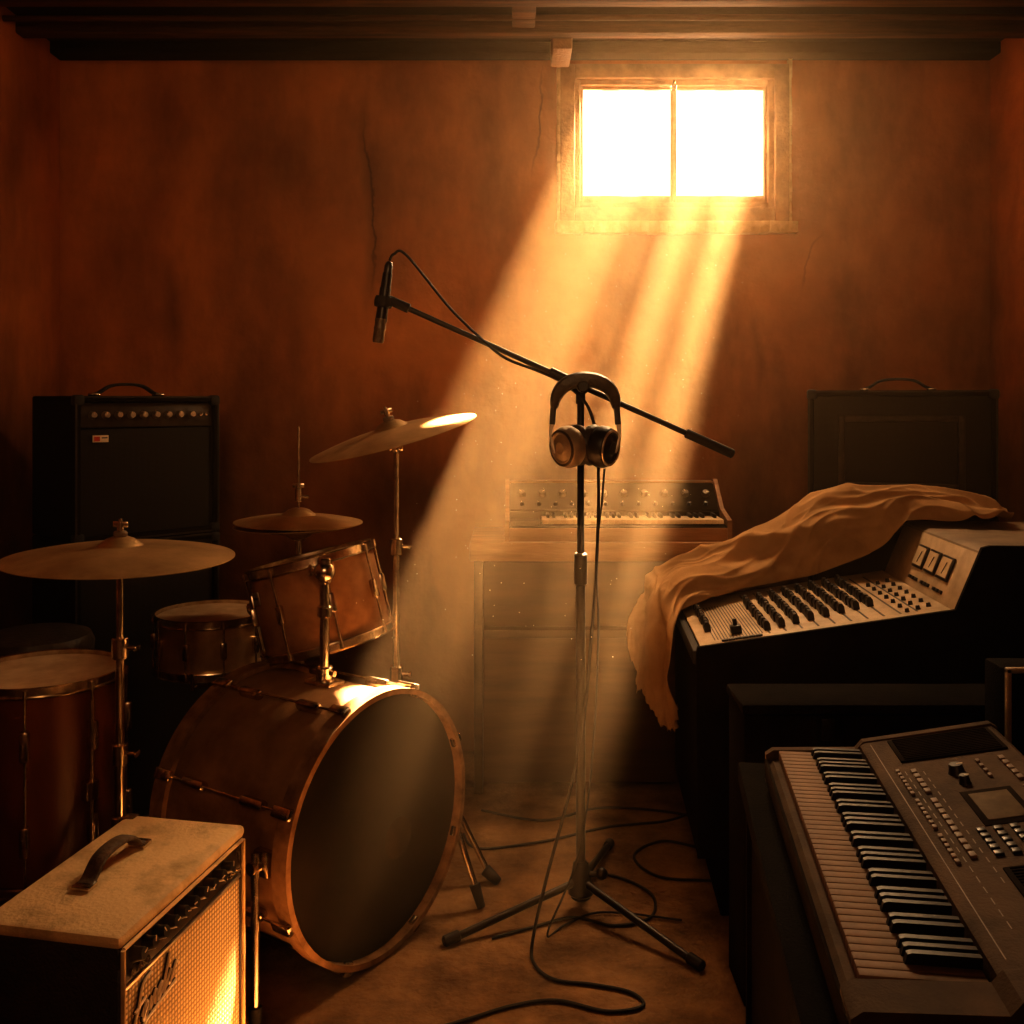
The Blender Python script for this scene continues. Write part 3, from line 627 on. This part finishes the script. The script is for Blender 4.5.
for i in range(10): b.b2((.1985+i*.043,.05,.008),(.2035+i*.043,.56,.0088))
part(C,'fader_slots',b.mesh('fs',M_line),PC)
fd=B().prism([(-.0085,0),(-.0085,.018),(-.004,.026),(.004,.026),(.0085,.018),(.0085,0)],-.0115,.0115).mesh('fd',[M_plast])
for c in range(9):
    u=.052 if c==0 else .20+(c-1)*.043
    for r_ in range(11 if c else 10):
        v=.42-r_*.034+ (c*.013)
        if c==0: v=.46-r_*.032
        part(C,'fader_cap',fd,PC@T(u+.002*math.sin(r_*2+c),v,.008))
kb=knob_mesh(.006,.010)
for i in range(3):
    for j in range(7): part(C,'knob',kb,PC@T(.565+i*.032,.06+j*.06+i*.012,.008)@RZ(random.uniform(-120,120)))
bt=B().box((0,0,.003),(.018,.01,.006),.002).mesh('bt',M_plast)
for i in range(6): part(C,'button',bt,PC@T(.08+i*.018,.035,.008))
part(C,'joystick_block',B().box((0,0,.012),(.03,.024,.024),.004).cyl((0,0,.02),(0,0,.04),.006).mesh('jb',M_plast),PC@T(.12,.10,.008))
br=part(C,'meter_bridge',B().prism([(.66,.795),(.725,ZT-.007),(.74,ZT),(1.24,ZT),(1.24,.795)],0,DP).mesh('mbg',M_bridge),label='dusty grey meter bridge')
fl=math.hypot(.065,ZT-.802); fxv=V(.065,0,ZT-.802)/fl; fn=V(-(ZT-.802),0,.065)/fl
MB=Matrix(((0,fxv.x,fn.x,.66),(-1,0,0,DP),(0,fxv.z,fn.z,.795),(0,0,0,1)))
part(br,'bridge_face',B().b2((.01,.006,0),(DP-.01,fl-.006,.004),.001).mesh('bf',M_cons),MB)
for i,xx in enumerate((.26,.36,.46)):
    b=B(); b.b2((-.040,-.034,0),(.040,.034,.008),.003,mi=0); b.b2((-.034,-.026,.008),(.034,.028,.0095),mi=1); b.cyl((0,-.018,.0095),(.012,.016,.0105),.0012,seg=6,mi=2)
    part(br,'level_meter',b.mesh('lm',[M_plast,M_meter,M_line]),MB@T(xx,.10,.004))
    for k_ in range(3): part(br,'button',bt,MB@T(xx-.025+k_*.025,.035,.004))
part(C,'side_panel',B().prism([(0,.155),(-.004,.69),(.0,.705),(.655,.812),(.72,ZT+.006),(.74,ZT+.012),(1.245,ZT+.012),(1.245,.155)],-.014,0).mesh('sdp',M_blk),label='black side cheek')

# ---------------------------------------------------------------- cloth
st=[ # front, ridge, back
 ((.488,2.93,.40),(.41,3.05,.43),(.385,3.24,.54)),
 ((.474,2.89,.53),(.42,3.09,.58),(.40,3.27,.65)),
 ((.467,2.89,.660),(.44,3.12,.72),(.45,3.30,.70)),
 ((.53,3.00,.722),(.50,3.19,.80),(.52,3.34,.73)),
 ((.68,3.13,.748),(.66,3.23,.855),(.68,3.35,.78)),
 ((.93,3.15,.793),(.87,3.24,.93),(.90,3.36,.85)),
 ((1.10,3.11,.868),(1.03,3.22,1.025),(1.07,3.34,.93)),
 ((1.19,3.03,.973),(1.20,3.18,1.050),(1.24,3.31,.985)),
 ((1.33,2.99,.981),(1.40,3.12,1.030),(1.42,3.23,.985)),
 ((1.50,3.01,.979),(1.52,3.09,.986),(1.54,3.18,.981)),
]
nS,nT=280,120
Fp=smooth_pts([s[0] for s in st],20);Rp=smooth_pts([s[1] for s in st],20);Kp=smooth_pts([s[2] for s in st],20)
def samp(P,u):
    x=u*(len(P)-1); i=min(int(x),len(P)-2); return P[i].lerp(P[i+1],x-i)
bm=bmesh.new(); grid=[]
for i in range(nS):
    u=i/(nS-1); row=[]; f,r_,k_=samp(Fp,u),samp(Rp,u),samp(Kp,u)
    f=f+V(.006*math.sin(u*37),.02*math.sin(u*23+1),0)
    for j in range(nT):
        t=j/(nT-1)
        p=f*((1-t)*(1-2*t))+r_*(4*t*(1-t))+k_*(t*(2*t-1))
        if u<.12: p=p+V(0,0,(-.03*abs(math.sin(t*5+.5))+.03*t-.007*math.sin(t*31)-.014*noise.noise(V(t*34,0,0)))*(1-u/.12))
        row.append(p)
    grid.append(row)
vs=[]
def ridge(x,p): return (1-abs(math.sin(math.pi*x)))**p
def soft(x,p): return (.5+.5*math.cos(2*math.pi*x))**p
for i in range(nS):
    row=[]
    for j in range(nT):
        u=i/(nS-1);t=j/(nT-1)
        du=grid[min(i+1,nS-1)][j]-grid[max(i-1,0)][j]; dt=grid[i][min(j+1,nT-1)]-grid[i][max(j-1,0)]
        n=du.cross(dt).normalized()
        wv=noise.noise(V(u*3.0,t*1.0,3))*1.0
        w2_=noise.noise(V(u*5.5,t*2.0,11))
        w3_=noise.noise(V(u*13,t*4.5,21))
        hang=1-min(1,max(0,(u-.2)/.08))
        a=soft(t*2.2+u*2.0+wv,1.6)
        e=ridge(t*3.4+u*2.0+w2_*1.7,1.5)
        g_=ridge(t*5.5-u*4.5+w2_*2.3,1.5)
        h_=ridge(t*8+u*10+w3_*1.6,1.4)
        d1_=.027*a+.014*e+.009*g_+.0025*h_
        d2_=.014*math.sin(2*math.pi*(t*2.1+.3*math.sin(u*9)))+.010*ridge(t*4.6+u*2+w2_*.9,1.4)+.002*h_
        dd=d1_*(1-hang)+d2_*hang
        if u<.25 and n.x>0: n=-n
        elif u>=.25 and n.z<0: n=-n
        row.append(bm.verts.new(grid[i][j]+n*dd))
    vs.append(row)
for i in range(nS-1):
    for j in range(nT-1): bm.faces.new((vs[i][j],vs[i+1][j],vs[i+1][j+1],vs[i][j+1]))
me=bpy.data.meshes.new('cloth'); bm.to_mesh(me); bm.free(); me.materials.append(M_cloth)
for p in me.polygons:p.use_smooth=True
cl=thing('dust_cloth',me,'crumpled tan dust cloth draped over the mixing console','cloth')
sm=cl.modifiers.new('s','SOLIDIFY'); sm.thickness=.0018

# ---------------------------------------------------------------- keyboard
KY=-98.0
K=root('electronic_keyboard','dusty brown arranger keyboard with many buttons and display','electronic keyboard',loc=(.500,1.955,0),yaw=KY)
KW,KD=.835,.42
b=B()
b.prism([(0,.605),(0,.645),(.008,.652),(.02,.652),(.02,.645),(.172,.645),(.172,.684),(.18,.690),(KD-.01,.734),(KD,.728),(KD,.60),(KD-.02,.59),(.02,.59)],.0,KW,M=Mx)
part(K,'body',b.mesh('kbody',M_grey))
ep=[(-.004,.605),(-.004,.658),(.01,.668),(.165,.676),(.178,.692),(KD-.01,.738),(KD+.003,.731),(KD+.003,.592),(.02,.592)]
part(K,'end_cap',B().prism(ep,-.012,.006,M=Mx).mesh('kec',M_grey)); part(K,'end_cap',B().prism(ep,.782,KW+.012,M=Mx).mesh('kec',M_grey))
part(K,'front_trim',B().b2((0,-.006,.612),(KW,0,.650),.003).mesh('kft',M_dull))
NK=43; kw=.765/NK
wkm=B().box((0,0,0),(kw-.001,.148,.018),.002).mesh('wk',M_wkey); bkm=B().prism([(-.045,-.006),(-.041,.010),(-.035,.012),(.045,.012),(.045,-.006)],-.0045,.0045,M=Mx).mesh('bk',M_bkey)
for i in range(NK):
    part(K,'white_key',wkm,T(.012+kw*(i+.5),.093,.661))
    if i<NK-1 and i%7 in (0,1,3,4,5): part(K,'black_key',bkm,T(.012+kw*(i+1),.122,.672))
py0,pz0=.18,.690; dy=KD-.01-.18; dz=.734-.690; ln=math.hypot(dy,dz)
KP=Matrix(((1,0,0,0),(0,dy/ln,-dz/ln,py0),(0,dz/ln,dy/ln,pz0),(0,0,0,1)))
def spk(x0,x1,y0,y1):
    b=B(); b.b2((x0,y0,0),(x1,y1,.004),.002)
    n=int((x1-x0)/.008)
    for i in range(n): b.b2((x0+.006+i*.008,y0+.008,.003),(x0+.009+i*.008,y1-.008,.006))
    part(K,'speaker_grille',b.mesh('sg',M_dull),KP)
spk(.02,.13,.04,.225); spk(.55,.76,.075,.225)
part(K,'display',B().b2((.30,.105,0),(.40,.165,.003),.001).mesh('dp',[M_screen]),KP,'dull grey display')
part(K,'display_bezel',B().b2((.285,.095,0),(.415,.175,.0015),.0007).mesh('dbz',M_dull),KP)
def btnmesh(x,y,m): return B().box((0,0,.0025),(x,y,.005),.0015).mesh('btn',m)
bA=btnmesh(.011,.007,M_btn); bB=btnmesh(.016,.010,M_btn); bC=btnmesh(.013,.013,M_plast)
for i in range(22): 
    if i in (7,15): continue
    part(K,'button',bA,KP@T(.17+i*.0165,.025,0)); 
for i in range(16):
    if i in (5,): continue
    part(K,'button',bB,KP@T(.18+i*.0215,.05,0))
for i in range(5):
    for j in range(5): part(K,'button',bC,KP@T(.43+i*.019,.085+j*.024,0))
for i in range(5): part(K,'button',bB,KP@T(.17+i*.022,.20,0))
for i in range(4): part(K,'button',bA,KP@T(.17+i*.022,.16,0))
for i in range(6): part(K,'button',bA,KP@T(.30+i*.022,.195,0))
part(K,'volume_knob',knob_mesh(.013,.016),KP@T(.205,.115,0)); part(K,'knob',knob_mesh(.009,.014),KP@T(.25,.115,0))
b=B()
for i in range(18): b.b2((.17+i*.03,.036,0),(.188+i*.03,.0375,.0006))
for i in range(14): b.b2((.18+i*.03,.065,0),(.196+i*.03,.0665,.0006))
b.b2((.02,.008,0),(.76,.0095,.0006))
part(K,'printed_markings',b.mesh('pm',M_btn),KP)
# table
Tb=root('keyboard_table','low black cabinet table carrying the keyboard','table',loc=(.500,1.955,0),yaw=KY)
part(Tb,'table_top',B().b2((-.15,-.045,.545),(1.05,.80,.588),.005).mesh('tt',M_blk))
part(Tb,'side_panel',B().b2((-.135,-.03,0),(-.11,.78,.55)).mesh('tp',M_blk)); part(Tb,'side_panel',B().b2((1.0,-.03,0),(1.03,.78,.55)).mesh('tp',M_blk))
part(Tb,'front_panel',B().b2((-.11,-.02,.02),(1.0,0,.55)).mesh('tf',M_blk))
ec=root('equipment_case','low black equipment case standing behind the keyboard','case',loc=(.900,2.30,0))
part(ec,'body',B().b2((-.385,-.08,.0),(.45,.08,.650),.006).mesh('eb',M_blk)); part(ec,'lid',B().b2((-.39,-.085,.652),(.455,.085,.675),.006).mesh('el',M_blk))
lt=B().box((0,0,0),(.03,.008,.05),.003).mesh('lt',M_black)
for x in (-.2,.2): part(ec,'latch',lt,T(x,-.085,.62))
rk=root('rack_unit','small black rack box with silver edges on the table','rack unit',loc=(.955,1.925,.589))
part(rk,'body',B().b2((0,0,0),(.30,.10,.24),.006).mesh('rb',M_blk))
b=B(); 
for x in (.0,.30): b.b2((x-.005,-.005,0),(x+.005,.005,.245),.002)
b.b2((-.005,-.005,.235),(.305,.005,.246),.002)
part(rk,'edge_trim',b.mesh('re',M_silver)); 
rkb=B().cyl((0,0,0),(0,-.012,0),.009,bev=.002).mesh('rk',M_silver)
for i in range(4): part(rk,'knob',rkb,T(.04+i*.05,0,.17))

# haze filling the room air, thickening towards the window wall
SD=V(.45,1,1.10)
hz=bpy.data.materials.new('dusty_haze'); hz.use_nodes=True; nt=hz.node_tree; nt.nodes.clear()
o=nt.nodes.new('ShaderNodeOutputMaterial'); v=nt.nodes.new('ShaderNodeVolumeScatter'); v.inputs['Color'].default_value=(1,.72,.43,1)
v.inputs['Anisotropy'].default_value=.5; nt.links.new(v.outputs[0],o.inputs['Volume'])
geo=nt.nodes.new('ShaderNodeNewGeometry'); sx=nt.nodes.new('ShaderNodeSeparateXYZ'); nt.links.new(geo.outputs['Position'],sx.inputs[0])
mr=nt.nodes.new('ShaderNodeMapRange'); mr.interpolation_type='SMOOTHSTEP'; mr.inputs['From Min'].default_value=2.0; mr.inputs['From Max'].default_value=2.9; mr.inputs['To Min'].default_value=0; mr.inputs['To Max'].default_value=.055
nt.links.new(sx.outputs['Y'],mr.inputs['Value']); nt.links.new(mr.outputs[0],v.inputs['Density'])
try: hz.cycles.volume_step_rate=.6
except Exception as e: print(e)
hb=thing('dust_haze',B().b2((XL-.05,YF-.05,-.05),(XR+.05,3.882,ZC+.05)).mesh('hz',hz),'fine sunlit dust haze hanging below the window','dust haze'); hb['kind']='stuff'
b=B(); random.seed(11)
for i in range(230):
    wp=V(random.uniform(.25,1.0),3.87,random.uniform(2.1,2.55))
    p=wp-SD*random.uniform(.15,1.5)+V(random.uniform(-.1,.1),0,random.uniform(-.08,.08))
    if p.z<.7: continue
    r_=random.uniform(.0006,.0013)
    bmesh.ops.create_icosphere(b.bm,subdivisions=1,radius=r_,matrix=T(*p))
dm=thing('dust_motes',b.mesh('motes',M_mote),'tiny pale dust motes floating in the sunbeam','dust'); dm['kind']='stuff'

# ---------------------------------------------------------------- lights
def aim(o,tgt): o.rotation_euler=(Vector(tgt)-o.location).to_track_quat('-Z','Y').to_euler()
sd=bpy.data.lights.new('sunbeam','SPOT'); sd.energy=34e6; sd.color=(1,.60,.28); sd.spot_size=math.radians(2.4); sd.spot_blend=.1; sd.shadow_soft_size=1.3
so=bpy.data.objects.new('sunbeam',sd); COL.objects.link(so); so.location=V(0,0,1.35)+SD*40; aim(so,(.62,3.87,2.34))
ad=bpy.data.lights.new('window_sky','AREA'); ad.shape='RECTANGLE'; ad.size=.80; ad.size_y=.55; ad.energy=80; ad.color=(1,.60,.29); ad.spread=math.radians(140)
ao=bpy.data.objects.new('window_sky',ad); COL.objects.link(ao); ao.location=(.62,4.0,2.36); aim(ao,(.2,2.9,1.5))
fd_=bpy.data.lights.new('room_fill','AREA'); fd_.shape='DISK'; fd_.size=1.0; fd_.energy=5.5; fd_.color=(1,.52,.22); fd_.spread=math.radians(80)  # added warm fill light behind the camera, aimed at the back wall
fo_=bpy.data.objects.new('room_fill',fd_); COL.objects.link(fo_); fo_.location=(-.1,-.6,2.3); aim(fo_,(-.1,3.85,1.8))
wd=bpy.data.worlds.new('sky'); scene.world=wd; wd.use_nodes=True
nt=wd.node_tree; bg=nt.nodes['Background']; bg.inputs[0].default_value=(1,.80,.55,1); bg.inputs[1].default_value=1
# ---------------------------------------------------------------- camera
cd=bpy.data.cameras.new('camera'); cam=bpy.data.objects.new('camera',cd); COL.objects.link(cam)
cam.location=(0,0,1.35); cam.rotation_euler=(math.radians(90),0,0)
cd.sensor_width=36; cd.lens=35.16; cd.shift_y=-112/1024; cd.clip_start=.05
scene.camera=cam
scene.view_settings.view_transform='Standard'
for lk in ('Medium High Contrast','High Contrast'):
    try: scene.view_settings.look=lk; print('LOOK',lk); break
    except Exception as e: print(e)
